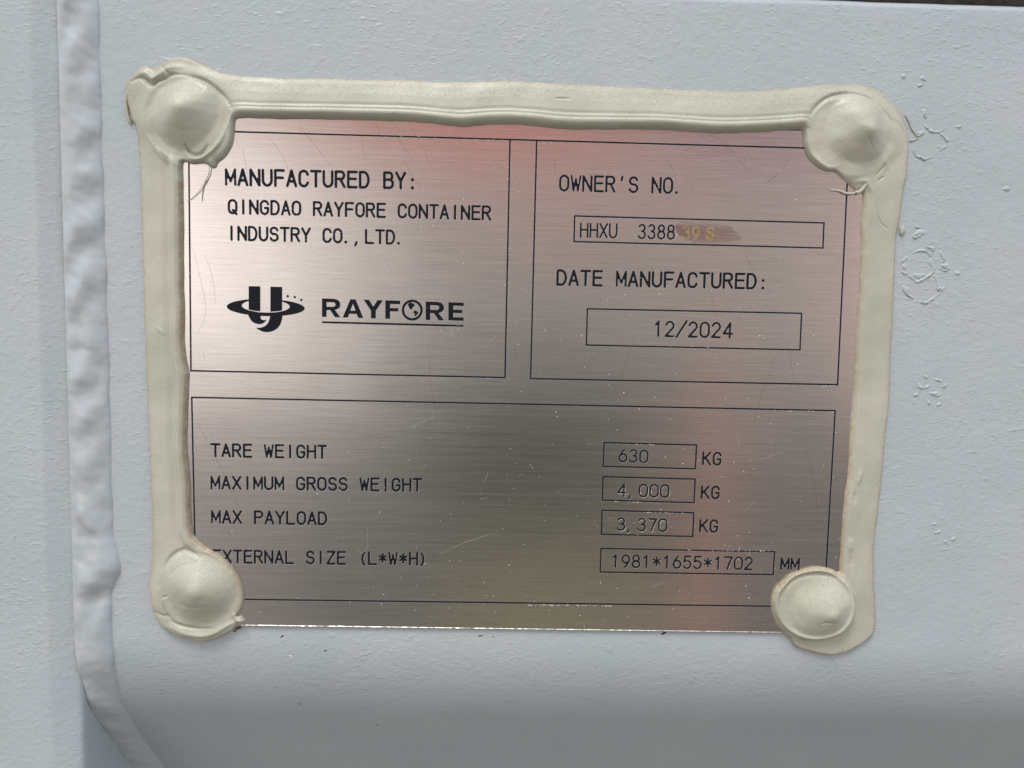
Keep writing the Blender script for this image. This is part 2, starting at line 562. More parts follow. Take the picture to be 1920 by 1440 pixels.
for rp in RIDGES:
    pts = smooth_poly(rp, 5)
    P3 = []
    for i, (u, v) in enumerate(pts):
        x, z = PX(u, v, -PAN)
        x += random.gauss(0, 0.10); z += random.gauss(0, 0.10)
        P3.append((x, PAN + 0.06, z))
    n = len(P3)
    rad = [(0.48 * math.sin(math.pi * (i + 0.7) / (n + 0.4)) ** 0.5) * random.uniform(0.7, 1.25) for i in range(n)]
    v_, f_ = tube(P3, rad, 8, 0.75)
    mesh_obj('paint_ridge', v_, f_, PAINT, cont)

for (u, v, ru, rv_, h) in [(1772, 499, 9, 5, .45), (1724, 437, 12, 6, .40), (1722, 517, 12, 7, .3), (1749, 466, 5, 4, .4), (1762, 540, 7, 4, .4), (1795, 512, 5, 4, .35),
                           (1695, 500, 4, 6, .3), (1727, 726, 6, 4, .4), (1751, 738, 8, 5, .45), (1717, 741, 5, 3, .35), (1764, 714, 4, 3, .3), (1731, 147, 6, 5, .35), (1694, 143, 5, 4, .4),
                           (1727, 250, 8, 5, .25), (1775, 262, 4, 4, .4), (1798, 238, 4, 3, .4), (1887, 355, 6, 4, .4), (1745, 492, 5, 9, .3), (1700, 545, 5, 8, .25), (1733, 212, 5, 8, .2)]:
    vs, fs = [], []
    nr, na = 6, 20
    ph = random.uniform(0, 6.3)
    for a_ in range(nr + 1):
        rr_ = a_ / nr
        for b_ in range(na):
            an = 2 * math.pi * b_ / na
            wob = 1 + 0.22 * math.sin(2 * an + ph) + 0.14 * math.sin(3 * an + ph * 2)
            x, z = PX(u + ru * rr_ * wob * math.cos(an), v + rv_ * rr_ * wob * math.sin(an), -PAN)
            vs.append((x, PAN + 0.05 - (h + .05) * (1 - rr_ ** 3) * (0.8 + 0.2 * math.sin(an + ph) * rr_), z))
    for a_ in range(nr):
        for b_ in range(na):
            c_ = (b_ + 1) % na
            fs.append((a_ * na + b_, a_ * na + c_, (a_ + 1) * na + c_, (a_ + 1) * na + b_))
    mesh_obj('paint_blister', vs, fs, PAINT, cont)

# little chips and rust on the paint under the plate
for (u, v, lw, lh, ang, mt, nm) in [(1245, 1187, 1.5, 0.5, 0.5, DARK, 'dirt_speck'), (529, 1193, 1.1, 0.45, 0.5, DARK, 'dirt_speck'),
                                    (545, 1230, 1.1, 0.25, -0.5, DUST, 'dirt_speck'), (900, 1192, 1.2, 0.3, 0.0, DARK, 'dirt_speck'),
                                    (925, 1194, 0.8, 0.2, 0.1, DARK, 'dirt_speck'), (610, 1220, 0.7, 0.3, 0.4, DARK, 'dirt_speck'),
                                    (447, 1178, 1.9, 0.9, 0.35, RUST, 'rust_stain'), (440, 1183, 0.9, 0.5, 0.3, RUST, 'rust_stain'),
                                    (702, 1373, 0.8, 0.3, 0.3, DARK, 'dirt_speck'), (559, 1324, 0.9, 0.25, 0.0, DARK, 'dirt_speck')]:
    x, z = PX(u, v, -PAN)
    y0 = float(panel_y(z))
    x, z = PX(u, v, -y0); y0 = float(panel_y(z))
    vs = [(x, y0 - 0.16, z)]
    n = 11
    for k in range(n):
        a = 2 * math.pi * k / n; r = random.uniform(0.65, 1.2)
        ex, ez = lw * .7 * r * math.cos(a), lh * .75 * r * math.sin(a)
        xx, zz = x + ex * math.cos(ang) - ez * math.sin(ang), z + ex * math.sin(ang) + ez * math.cos(ang)
        vs.append((xx, float(panel_y(zz)) - 0.02, zz))
    mesh_obj(nm, vs, [(0, 1 + k, 1 + (k + 1) % n) for k in range(n)], mt, cont)

# ------------------------------------------------------------------ data plate
plate = empty('data_plate', (0, 0.4, 0), 'brushed steel data plate with black engraved text and boxes on the grey container wall', 'data plate')
PZ0 = -80.35 + 0.0
PXL, PXR, PZT = -103.5, 106.5, 77.0


def plate_mesh():
    vs, fs, mi = [], [], []
    nx, nz = 84, 64
    xs = np.linspace(PXL, PXR, nx); zs = np.linspace(PZ0, PZT, nz)
    for z in zs:
        for x in xs:
            vs.append((x, 0.0, z))
    for i in range(nz - 1):
        for k in range(nx - 1):
            a = i * nx + k
            fs.append((a, a + 1, a + nx + 1, a + nx)); mi.append(0)

    def quad(a, b, c, d, m):
        k = len(vs); vs.extend([a, b, c, d]); fs.append((k, k + 1, k + 2, k + 3)); mi.append(m)
    # bright cut lower edge: a small burr that turns out then down
    xs2 = np.linspace(PXL, PXR, 500)
    k0 = len(vs)
    rr = np.random.default_rng(3)
    j = np.abs(rr.normal(0, 0.05, 500)); j = np.convolve(j, [0.25, 0.5, 0.25], 'same')
    for x, d in zip(xs2, j):
        vs.extend([(x, -0.002, PZ0 + 0.10), (x, -0.05 - d, PZ0 - 0.02), (x, 0.02, PZ0 - 0.22 - d), (x, PAN, PZ0 - 0.22)])
    for i in range(499):
        for k in range(3):
            a = k0 + i * 4 + k
            fs.append((a, a + 1, a + 5, a + 4)); mi.append(1 if k < 2 else 2)
    quad((PXL, 0, PZ0), (PXL, 0, PZT), (PXL, PAN, PZT), (PXL, PAN, PZ0), 1)
    quad((PXR, 0, PZ0), (PXR, PAN, PZ0), (PXR, PAN, PZT), (PXR, 0, PZT), 1)
    quad((PXL, 0, PZT), (PXR, 0, PZT), (PXR, PAN, PZT), (PXL, PAN, PZT), 1)

    # scratches: hair-thin ribbons
    def ribbon(pts, w, m, y):
        P = smooth_poly(pts, 4) if len(pts) > 2 else pts
        Q = [PX(u, v) for u, v in P]
        k = len(vs); n = len(Q)
        for i, (x, z) in enumerate(Q):
            a = Q[max(i - 1, 0)]; b = Q[min(i + 1, n - 1)]
            tx, tz = b[0] - a[0], b[1] - a[1]; L = math.hypot(tx, tz) + 1e-9
            ww = w * (0.35 + 0.65 * math.sin(math.pi * (i + 0.5) / n))
            vs.extend([(x - tz / L * ww, y, z + tx / L * ww), (x + tz / L * ww, y, z - tx / L * ww)])
        for i in range(n - 1):
            fs.append((k + 2 * i, k + 2 * i + 1, k + 2 * i + 3, k + 2 * i + 2)); mi.append(m)
    S = [
        ([(560, 236), (590, 272), (627, 320)], 3), ([(505, 258), (528, 290), (545, 330)], 3), ([(677, 256), (682, 290), (688, 310)], 3),
        ([(700, 232), (710, 242), (712, 252)], 3), ([(738, 228), (748, 243), (760, 248)], 3), ([(770, 238), (790, 270), (809, 316)], 3),
        ([(740, 250), (752, 268), (775, 300)], 3), ([(755, 290), (770, 325), (790, 350)], 3), ([(922, 300), (935, 310), (950, 321)], 3),
        ([(1310, 250), (1325, 263), (1341, 265), (1330, 250)], 3), ([(1333, 252), (1360, 268), (1385, 300), (1411, 326)], 3),
        ([(1480, 300), (1460, 325), (1427, 352)], 3), ([(1280, 325), (1290, 340), (1300, 357)], 3), ([(1140, 320), (1150, 335)], 3),
        ([(1250, 300), (1262, 318), (1270, 345)], 3), ([(805, 661), (806, 705), (812, 750), (821, 788)], 3), ([(966, 645), (966, 680)], 3),
        ([(978, 797), (979, 815), (978, 827)], 3), ([(819, 820), (819, 853)], 3), ([(1191, 630), (1180, 660), (1163, 708)], 3),
        ([(1460, 660), (1435, 720), (1420, 770), (1405, 820)], 3), ([(1396, 475), (1410, 500), (1417, 515)], 3),
        ([(1326, 530), (1335, 560), (1345, 598)], 3), ([(1510, 830), (1520, 875), (1530, 930), (1535, 1000)], 3), ([(1480, 662), (1485, 690), (1490, 720)], 3),
        ([(365, 786), (395, 838), (420, 890), (450, 960)], 3), ([(360, 460), (375, 520), (386, 585), (370, 625)], 3), ([(385, 480), (398, 520), (405, 572)], 3),
        ([(455, 275), (460, 305), (466, 340)], 3), ([(1385, 600), (1395, 575)], 3), ([(1040, 300), (1041, 330)], 3), ([(1568, 495), (1572, 490), (1576, 488)], 3),
        ([(760, 805), (790, 792), (820, 778)], 4), ([(500, 488), (540, 462), (580, 448), (640, 436)], 4), ([(640, 436), (690, 420), (740, 408)], 4),
        ([(849, 636), (846, 622), (853, 612), (862, 610)], 4), ([(920, 641), (927, 633), (932, 624)], 4), ([(900, 933), (906, 936), (913, 931)], 4),
        ([(915, 883), (912, 895), (905, 907)], 4), ([(668, 1030), (680, 1037), (688, 1024), (689, 990)], 4), ([(820, 1040), (870, 1018), (930, 998)], 4),
        ([(1440, 831), (1446, 830), (1451, 824)], 4), ([(1401, 955), (1409, 944), (1416, 944)], 4), ([(1300, 300), (1340, 298), (1380, 296)], 4),
        ([(1250, 280), (1300, 288)], 4), ([(355, 375), (368, 362), (378, 350), (388, 330)], 4), ([(1385, 836), (1383, 817)], 4),
        ([(1590, 395), (1600, 410)], 4), ([(1370, 345), (1410, 338), (1440, 336)], 4), ([(1425, 862), (1470, 846)], 4),
        ([(1222, 1100), (1250, 1090)], 4), ([(380, 660), (384, 675)], 3), ([(1446, 1085), (1458, 1094)], 4),
    ]
    for i, (pts, m) in enumerate(S):
        ribbon(pts, 0.065 if m == 3 else 0.075, m, -0.004 - 0.0004 * i)
    # settled dust and polish flecks
    r = random.Random(5)
    for i in range(950):
        u = r.uniform(345, 1590); v = 240 + 935 * r.random() ** 0.75
        if u < 700 and r.random() < 0.55: continue
        x, z = PX(u, v)
        s = 0.05 + 0.13 * r.random() ** 4
        k = len(vs); vs.append((x, -0.05 - s * .3, z)); n = 6
        for q in range(n):
            a = 2 * math.pi * q / n + r.random() * 0.4; e = s * r.uniform(0.6, 1.3)
            vs.append((x + e * math.cos(a), -0.003, z + e * math.sin(a)))
        for q in range(n):
            fs.append((k, k + 1 + q, k + 1 + (q + 1) % n)); mi.append(5)
    for (ua, va, ub, vb, n) in [(985, 1133.5, 1150, 1135.5, 42), (860, 260.5, 920, 262.5, 9), (1260, 1029.5, 1452, 1033, 22), (1190, 832, 1225, 833, 9),
                                (1210, 960, 1290, 961.5, 14), (1150, 939, 1250, 943.5, 12), (1530, 724, 1568, 722.5, 8), (1440, 769, 1560, 772, 10),
                                (700, 253, 960, 261, 8), (1020, 268, 1300, 271, 6), (950, 420, 953, 300, 5), (1165, 645, 1400, 652, 5)]:
        for q in range(n):
            t_ = r.random(); x, z = PX(ua + (ub - ua) * t_, va + (vb - va) * t_ + r.gauss(0.6, 0.5))
            a_ = r.uniform(0.06, 0.32) * (1.6 if n > 30 else 1); b_ = r.uniform(0.05, 0.11)
            k = len(vs); yy = -0.03 - 0.0003 * q
            vs.extend([(x - a_, yy, z), (x - a_ * .3, yy, z - b_), (x + a_ * .6, yy, z - b_ * .8), (x + a_, yy, z + b_ * .2), (x, yy, z + b_)])
            fs.append((k, k + 1, k + 2, k + 3, k + 4)); mi.append(5)
    return vs, fs, mi


vs, fs, mi = plate_mesh()
pm = mesh_obj('plate_sheet', vs, fs, [PLATE, EDGE, DARK, SCR_D, SCR_L, DUST], plate, smooth=False, matidx=mi)
uv = pm.data.uv_layers.new(name='UVMap')
co = np.zeros(len(pm.data.vertices) * 3); pm.data.vertices.foreach_get('co', co); co = co.reshape(-1, 3)
li = np.zeros(len(pm.data.loops), np.int32); pm.data.loops.foreach_get('vertex_index', li)
uv.data.foreach_set('uv', np.stack([co[li, 0] * 5, co[li, 2] * 5], 1).ravel())


# --- stroke lettering
def arc(cx, cy, rx, ry, a0, a1, n=9):
    return [(cx + rx * math.cos(math.radians(a0 + (a1 - a0) * i / n)), cy + ry * math.sin(math.radians(a0 + (a1 - a0) * i / n))) for i in range(n + 1)]


_O = arc(.5, .68, .5, .32, 0, 180, 12) + arc(.5, .32, .5, .32, 180, 360, 12) + [(1, .68)]
_C = arc(.5, .70, .48, .30, 12, 180, 10) + arc(.5, .30, .48, .30, 180, 348, 10)
GL = {
    'A': [[(0, 0), (.5, 1), (1, 0)], [(.16, .3), (.84, .3)]],
    'B': [[(0, 0), (0, 1), (.5, 1)] + arc(.58, .77, .34, .23, 90, -90, 8) + [(0, .54)], [(0, .54), (.5, .54)] + arc(.62, .27, .38, .27, 90, -90, 8) + [(0, 0)]],
    'C': [_C],
    'D': [[(0, 0), (0, 1), (.4, 1)] + arc(.42, .5, .56, .5, 88, -88, 12) + [(.4, 0), (0, 0)]],
    'E': [[(1, 1), (.03, 1), (.03, 0), (1, 0)], [(.03, .54), (.9, .54)]],
    'F': [[(1, 1), (.03, 1), (.03, 0)], [(.03, .52), (.88, .52)]],
    'G': [_C + [(.97, .46), (.56, .46)]],
    'H': [[(0, 0), (0, 1)], [(1, 0), (1, 1)], [(0, .53), (1, .53)]],
    'I': [[(.5, 0), (.5, 1)]],
    'K': [[(0, 0), (0, 1)], [(.95, 1), (0, .36)], [(.32, .58), (1, 0)]],
    'L': [[(.03, 1), (.03, 0), (1, 0)]],
    'M': [[(-.03, 0), (-.03, 1), (.5, .22), (1.03, 1), (1.03, 0)]],
    'N': [[(0, 0), (0, 1), (1, 0), (1, 1)]],
    'O': [_O],
    'P': [[(0, 0), (0, 1), (.55, 1)] + arc(.6, .75, .38, .25, 88, -88, 9) + [(.55, .5), (0, .5)]],
    'Q': [_O, [(.55, .25), (1.0, -.06)]],
    'R': [[(0, 0), (0, 1), (.55, 1)] + arc(.6, .76, .36, .24, 88, -88, 9) + [(.55, .52), (0, .52)], [(.5, .52), (1, 0)]],
    'S': [arc(.5, .75, .45, .25, 15, 250, 12) + arc(.5, .26, .48, .26, 70, -165, 12)],
    'T': [[(-.02, 1), (1.02, 1)], [(.5, 1), (.5, 0)]],
    'U': [[(0, 1)] + arc(.5, .34, .5, .34, 180, 360, 12) + [(1, 1)]],
    'W': [[(-.05, 1), (.22, 0), (.5, .80), (.78, 0), (1.05, 1)]],
    'X': [[(0, 0), (1, 1)], [(0, 1), (1, 0)]],
    'Y': [[(0, 1), (.5, .45), (1, 1)], [(.5, .45), (.5, 0)]],
    'Z': [[(.05, 1), (1, 1), (0, 0), (1, 0)]],
    '0': [_O],
    '1': [[(.2, .78), (.52, 1), (.52, 0)]],
    '2': [arc(.48, .72, .44, .28, 165, -30, 12) + [(.0, .0), (.95, 0)]],
    '3': [arc(.47, .76, .40, .24, 155, -90, 11), arc(.46, .26, .48, .26, 90, -160, 12)],
    '4': [[(.74, 0), (.74, 1), (0, .27), (1.02, .27)]],
    '5': [[(.9, 1), (.18, 1), (.1, .55)] + arc(.46, .32, .48, .32, 130, -155, 13)],
    '6': [arc(.5, .32, .47, .32, 0, 360, 16), [(.07, .42), (.3, .75), (.62, 1)]],
    '7': [[(0, 1), (.98, 1), (.62, .5), (.42, 0)]],
    '8': [arc(.5, .76, .40, .24, 0, 360, 16), arc(.5, .27, .47, .27, 0, 360, 16)],
    '9': [arc(.5, .68, .47, .32, 0, 360, 16), [(.93, .58), (.7, .25), (.38, 0)]],
    '.': [[(.15, .03), (.16, .03)]], ',': [[(.18, .03), (.02, -.2)]],
    ':': [[(.45, .03), (.46, .03)], [(.45, .56), (.46, .56)]],
    "'": [[(.52, 1.02), (.44, .78)]],
    '/': [[(-.08, -.05), (1.08, 1.08)]],
    '(': [arc(1.35, .46, .8, .66, 130, 230, 9)], ')': [arc(-.35, .46, .8, .66, 50, -50, 9)],
    '*': [[(.5, .2), (.5, .86)], [(.08, .70), (.92, .36)], [(.08, .36), (.92, .70)]],
    '-': [[(.1, .5), (.9, .5)]], ' ': [],
}


def flat_field(vs, fs, U, V, S, step, plane, y, mats=None, mi=None, m=0):
    """append the region S>0 of a grid to a flat mesh; plane maps (U,V)->(x,z)"""
    q = field_faces(S)
    if len(q) == 0: return
    Us, Vs = snap(U, V, S, step)
    used, inv = np.unique(q, return_inverse=True)
    x, z = plane(Us.ravel()[used], Vs.ravel()[used])
    k = len(vs)
    yy = np.full(len(used), y)
    vs.extend(np.stack([x, yy, z], 1).tolist())
    f = inv.reshape(q.shape) + k
    fs.extend(f.tolist())
    if mi is not None: mi.extend([m] * len(f))


def text_line(s, u0, v0, u1, v1, cap, weight=0.115, parent=None, mat=None, name='lettering', label=None, pitch=None, thin=False, glint_or_chalk=True, gw=0.70, y=-0.012, rim=None):
    """u0,v0: lower left of the first glyph; u1,v1: lower left corner of the last glyph cell (same glyph offset)"""
    n = len(s) - 1
    A = np.array(PX(u0, v0)); B = np.array(PX(u1, v1))
    d = (B - A)
    if n > 0:
        adv = np.linalg.norm(d) / n; e = d / (adv * n)
    else:
        adv = pitch; e = np.array([1.0, 0.0])
    up = np.array([-e[1], e[0]])
    H = cap * 0.1655
    th = H * weight * 1.22 / 2
    step = th / 2.2 if th > 0.2 else th / 1.8
    vs, fs, mi = [], [], []
    wscale = adv * gw
    chs = np.linspace(-0.35, 1.35, 2)
    for i, ch in enumerate(s):
        if not GL.get(ch): continue
        ox = i * adv + th
        gx = np.arange(-0.45 * adv, adv * 1.15, step); gy = np.arange(-0.35 * H, H * 1.2, step)
        U, V = np.meshgrid(gx, gy)
        D = np.full(U.shape, 1e9)
        for st in GL[ch]:
            pts = [(px * wscale, th + py * (H - 2 * th)) for px, py in st]
            D = np.minimum(D, seg_dist(U, V, pts))
        r = th * (1.25 if ch in '.:' else 0.84 if ch in 'MW' else 1.0)
        wob = 0.05 * th * noise2(U + i * 7, V, i + 3, 6, 0.9)
        S = r + wob - D
        plane = lambda a, b, ox=ox: (A[0] + (ox + a) * e[0] + b * up[0], A[1] + (ox + a) * e[1] + b * up[1])
        flat_field(vs, fs, U, V, S, step, plane, y, None, mi, 0)
        if glint_or_chalk:
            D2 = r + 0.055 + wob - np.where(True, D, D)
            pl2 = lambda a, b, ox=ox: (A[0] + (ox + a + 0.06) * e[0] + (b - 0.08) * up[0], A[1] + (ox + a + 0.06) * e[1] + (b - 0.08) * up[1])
            flat_field(vs, fs, U, V, D2, step, pl2, -0.006, None, mi, 1)  # offset underlayer painting the lit bevel, unless a chalky rim is given
    o = mesh_obj(name, vs, fs, [mat or INK, rim or GLINT], parent or plate, smooth=False, matidx=mi)
    if label: o['label'] = label
    return o


def line_frame(px_pts, w=2.9, name='border_line', parent=None, closed=True, y=-0.010):
    """mitred thin outline through the given corners"""
    P = [np.array(PX(u, v)) for u, v in px_pts]
    hw = w * 0.1655 / 2
    n = len(P); vs, fs, mi = [], [], []
    for layer, (yy, off, extra, m) in enumerate(((y, (0, 0), 0.0, 0), (y + 0.005, (0.04, -0.05), 0.03, 1))):  # second layer: pale offset band, a painted glint beside the line
        L, R = [], []
        for i in range(n):
            a = P[i - 1] if (closed or i > 0) else None; b = P[(i + 1) % n] if (closed or i < n - 1) else None
            d1 = (P[i] - a) / np.linalg.norm(P[i] - a) if a is not None else None
            d2 = (b - P[i]) / np.linalg.norm(b - P[i]) if b is not None else None
            if d1 is None: d1 = d2
            if d2 is None: d2 = d1
            n1 = np.array([-d1[1], d1[0]]); n2 = np.array([-d2[1], d2[0]])
            mN = n1 + n2; mN /= np.linalg.norm(mN)
            k = (hw + extra) / max(mN @ n1, 0.3)
            L.append(P[i] + mN * k + off); R.append(P[i] - mN * k + off)
        segs = n if closed else n - 1
        for i in range(segs):
            j = (i + 1) % n
            for s in range(41):
                for Q in (L, R):
                    p = Q[i] * (1 - s / 40) + Q[j] * (s / 40)
                    vs.append((p[0], yy, p[1]))
                if s:
                    k0 = len(vs) - 4
                    fs.append((k0, k0 + 1, k0 + 3, k0 + 2)); mi.append(m)
    return mesh_obj(name, vs, fs, [INK, GLINT], parent or plate, smooth=False, matidx=mi)


# borders: the top line runs over both upper fields
line_frame([(356, 244.5), (1592, 280)], closed=False)
line_frame([(353.5, 246), (358, 695), (947, 708), (956.3, 263)], closed=False)
line_frame([(1006.3, 264), (995, 710), (1570.5, 721.3), (1591.5, 281.5)], closed=False)
line_frame([(359.5, 745), (1566, 770), (1545, 1138), (368, 1122.7)])

# left field
text_line('MANUFACTURED BY:', 422, 348.5, 763.5, 355.5, 32, .125, label='heading MANUFACTURED BY')
text_line('QINGDAO RAYFORE CONTAINER', 427, 401.5, 903, 413.5, 27.5, .125, label='line QINGDAO RAYFORE CONTAINER')
text_line('INDUSTRY CO.,LTD.', 425, 451, 743, 459, 27.5, .125, label='line INDUSTRY CO.,LTD.')
# right field
text_line("OWNER'S NO.", 1048, 359, 1264, 364, 30.5, .11, label="heading OWNER'S NO.")
text_line('DATE MANUFACTURED:', 1043, 536, 1421, 543, 30.5, .12, label='heading DATE MANUFACTURED')


def value_box(pts):
    return line_frame(pts, 2.8, 'value_box')


bx = value_box([(1077.5, 405), (1545, 418), (1543, 465), (1076.5, 453)])
text_line('HHXU  3388', 1087, 446, 1249.5, 449.5, 28, .095, bx, gw=.72)
bx2 = value_box([(1101.5, 579), (1503, 587.5), (1500, 656), (1099.5, 647)])
text_line('12/2024', 1224, 631.5, 1354.5, 634.5, 30.5, .10, bx2, gw=.72)
bx3 = value_box([(1133, 830), (1306, 834.5), (1304, 879), (1131.5, 874.5)])
text_line('630', 1159, 867, 1198, 868.3, 26, .10, bx3, gw=.74)
bx4 = value_box([(1131, 894), (1303.5, 898.5), (1301.5, 942.5), (1130, 938)])
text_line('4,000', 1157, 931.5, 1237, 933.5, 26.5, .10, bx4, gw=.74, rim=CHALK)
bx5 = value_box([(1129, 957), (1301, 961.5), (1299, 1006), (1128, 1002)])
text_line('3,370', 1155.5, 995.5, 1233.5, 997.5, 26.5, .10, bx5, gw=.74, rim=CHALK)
bx6 = value_box([(1127, 1028.5), (1452.5, 1034.7), (1450, 1077.5), (1125.5, 1072.5)])
text_line('1981*1655*1702', 1145, 1064.5, 1394.5, 1069, 26.5, .10, bx6, gw=.74)
# lower field
text_line('TARE WEIGHT', 395, 857.5, 595, 860.5, 27, .125)
text_line('MAXIMUM GROSS WEIGHT', 395, 918, 773.5, 922.5, 27, .125)
text_line('MAX PAYLOAD', 396, 982, 596, 985, 27, .125)
text_line('EXTERNAL SIZE (L*W*H)', 398, 1056, 786, 1061, 27, .12)
text_line('KG', 1316, 872.3, 1335.5, 872.8, 26.5, .115)
text_line('KG', 1313.5, 935.5, 1332.5, 936, 26.5, .115)
text_line('KG', 1310.5, 998.5, 1329.5, 999, 26.5, .115)
text_line('MM', 1462.5, 1069, 1481.5, 1069.5, 25.5, .13)

# overprinted smear and worn digits in the number box
sm_poly = smooth_poly([(1268, 420), (1290, 416), (1320, 418), (1350, 421), (1375, 430), (1392, 447), (1375, 452), (1385, 458), (1350, 458), (1310, 455), (1285, 450), (1270, 436)], 4, True)
gu, gv = np.meshgrid(np.arange(1258, 1400, 1.2), np.arange(408, 466, 1.2))
S = poly_sdf(gu, gv, sm_poly) + 2.0 * noise2(gu / 26, gv / 3.2, 4, 8, 0.5)
vs, fs = [], []
flat_field(vs, fs, gu, gv, S, 1.2, lambda a, b: PX(a, b), -0.016)
xp, zp = PX(1268, 435); xq, _z = PX(1392, 440)
sv = np.array(vs); zt = PX(1330, 417)[1]; zb_ = PX(1330, 459)[1]; mid = (sv[:, 2] - zb_) / (zt - zb_)
fade = np.clip(np.sin(np.pi * np.clip(mid, 0.06, 0.94)) ** 0.8, 0, 1) * np.clip(1.15 - 0.75 * (np.array(vs)[:, 0] - xp) / (xq - xp), 0, 1)
mesh_obj('smear', vs, fs, SMEAR, bx, smooth=False, attrs={'fade': fade})
text_line('39', 1277, 450, 1295, 450.5, 26, .14, bx, GOLD, gw=.72, glint_or_chalk=False, y=-0.03)
text_line('8 ', 1322, 451, 1340, 451.5, 26, .14, bx, GOLD, gw=.72, glint_or_chalk=False, y=-0.03)


# emblem and word mark -------------------------------------------------------
def cr(x, y):            # detail coordinates -> photo coordinates
    return 410 + x / 4, 520 + y / 4


def cr_plane(a, b):
    u, v = cr(a, b)
    return PX(u, v)


def ell(U, V, cx, cy, rx, ry, rotd=1.5):
    a = math.radians(rotd); c, s = math.cos(a), math.sin(a)
    x = (U - cx) * c + (V - cy) * s; y = -(U - cx) * s + (V - cy) * c
    k = np.sqrt((x / rx) ** 2 + (y / ry) ** 2) + 1e-9
    g = np.sqrt((x / rx ** 2) ** 2 + (y / ry ** 2) ** 2) / k + 1e-9
    return (1 - k) / g


def emit(name, S, U, V, step, label=None):
    vs, fs, mi = [], [], []
    flat_field(vs, fs, U, V, S, step, cr_plane, -0.012, None, mi, 0)
    flat_field(vs, fs, U, V, S + 1.4, step, lambda a, b: cr_plane(a + 1.2, b + 1.6), -0.006, None, mi, 1)  # offset underlayer paints the lit edge of the engraving
    o = mesh_obj(name, vs, fs, [INK, GLINT], plate, smooth=False, matidx=mi)
    if label: o['label'] = label


st = 2.0
U, V = np.meshgrid(np.arange(45, 665, st), np.arange(50, 425, st))
ring = np.minimum(ell(U, V, 353, 226, 292, 64), -ell(U, V, 353, 215, 180, 49))
gap = -poly_sdf(U, V, [(225, 40), (478, 40), (478, 250), (400, 262), (350, 263), (300, 262), (225, 248)])
ring = np.minimum(ring, gap)
inner = ell(U, V, 353, 209, 186, 48)
barL = np.minimum(poly_sdf(U, V, [(225, 66), (312, 67), (312, 300), (225, 300)]), np.where(V > 205, inner, 1e3))
barR = np.minimum(poly_sdf(U, V, [(388, 70), (476, 72), (476, 300), (388, 300)]), np.where(V > 205, inner, 1e3))
hookL = poly_sdf(U, V, smooth_poly([(226, 276), (232, 303), (248, 328), (272, 344), (302, 351), (330, 345), (348, 332), (358, 317), (340, 321), (324, 317), (314, 305), (310, 278)], 3, True))
hookR = poly_sdf(U, V, smooth_poly([(390, 285), (430, 290), (476, 280), (473, 320), (458, 360), (430, 390), (390, 407), (350, 410), (315, 400), (280, 378), (310, 378), (342, 368), (366, 347), (380, 318)], 3, True))
dots = np.maximum.reduce([9 - np.hypot(U - a, V - b) for a, b in ((517, 141), (571, 148), (620, 170))])
emit('emblem', np.maximum.reduce([ring, barL, barR, hookL, hookR, dots]), U, V, st, 'ringed planet emblem with two bars and three dots')


def shear(pts, ox, oy=158):
    return [(ox + x, oy + y + 0.0306 * (ox + x - 775)) for x, y in pts]


LR = [(0, 0), (90, 0), (118, 7), (134, 24), (138, 43), (132, 64), (113, 78), (96, 83), (138, 138), (98, 138), (62, 86), (34, 86), (34, 138), (0, 138)]
LRh = [(34, 26), (84, 26), (98, 32), (102, 43), (98, 54), (84, 61), (34, 61)]
LA = [(58, 0), (97, 0), (155, 138), (117, 138), (106, 109), (49, 109), (38, 138), (0, 138)]
LAh = [(77, 33), (97, 85), (58, 85)]
LY = [(0, 0), (41, 0), (73, 50), (105, 0), (145, 0), (92, 80), (92, 138), (55, 138), (55, 80)]
LF = [(0, 0), (112, 0), (112, 26), (36, 26), (36, 56), (98, 56), (98, 81), (36, 81), (36, 138), (0, 138)]
LE = [(0, 0), (115, 0), (115, 25), (37, 25), (37, 55), (105, 55), (105, 79), (37, 79), (37, 111), (115, 111), (115, 136), (0, 136)]
U, V = np.meshgrid(np.arange(760, 1855, st), np.arange(145, 385, st))
parts = []
for ox, o, h in ((775, LR, LRh), (930, LA, LAh), (1087, LY, None), (1250, LF, None), (1553, LR, LRh), (1723, LE, None)):
    s = poly_sdf(U, V, shear(o, ox))
    if h: s = np.minimum(s, -poly_sdf(U, V, shear(h, ox)))
    parts.append(s)
r0 = np.hypot(U - 1452, V - 246)
parts.append(np.minimum(79 - r0, r0 - 60))
parts.append(poly_sdf(U, V, [(1418, 204), (1434, 190), (1456, 192), (1471, 206), (1466, 220), (1455, 224), (1450, 240), (1440, 243), (1430, 230), (1424, 218)]))
parts.append(poly_sdf(U, V, [(1460, 256), (1474, 249), (1493, 256), (1499, 267), (1488, 280), (1475, 293), (1468, 286), (1472, 275), (1461, 267)]))
parts.append(poly_sdf(U, V, [(775, 329), (1836, 357), (1836, 372), (775, 343)]))
emit('wordmark', np.maximum.reduce(parts), U, V, st, 'bold underlined RAYFORE word mark')

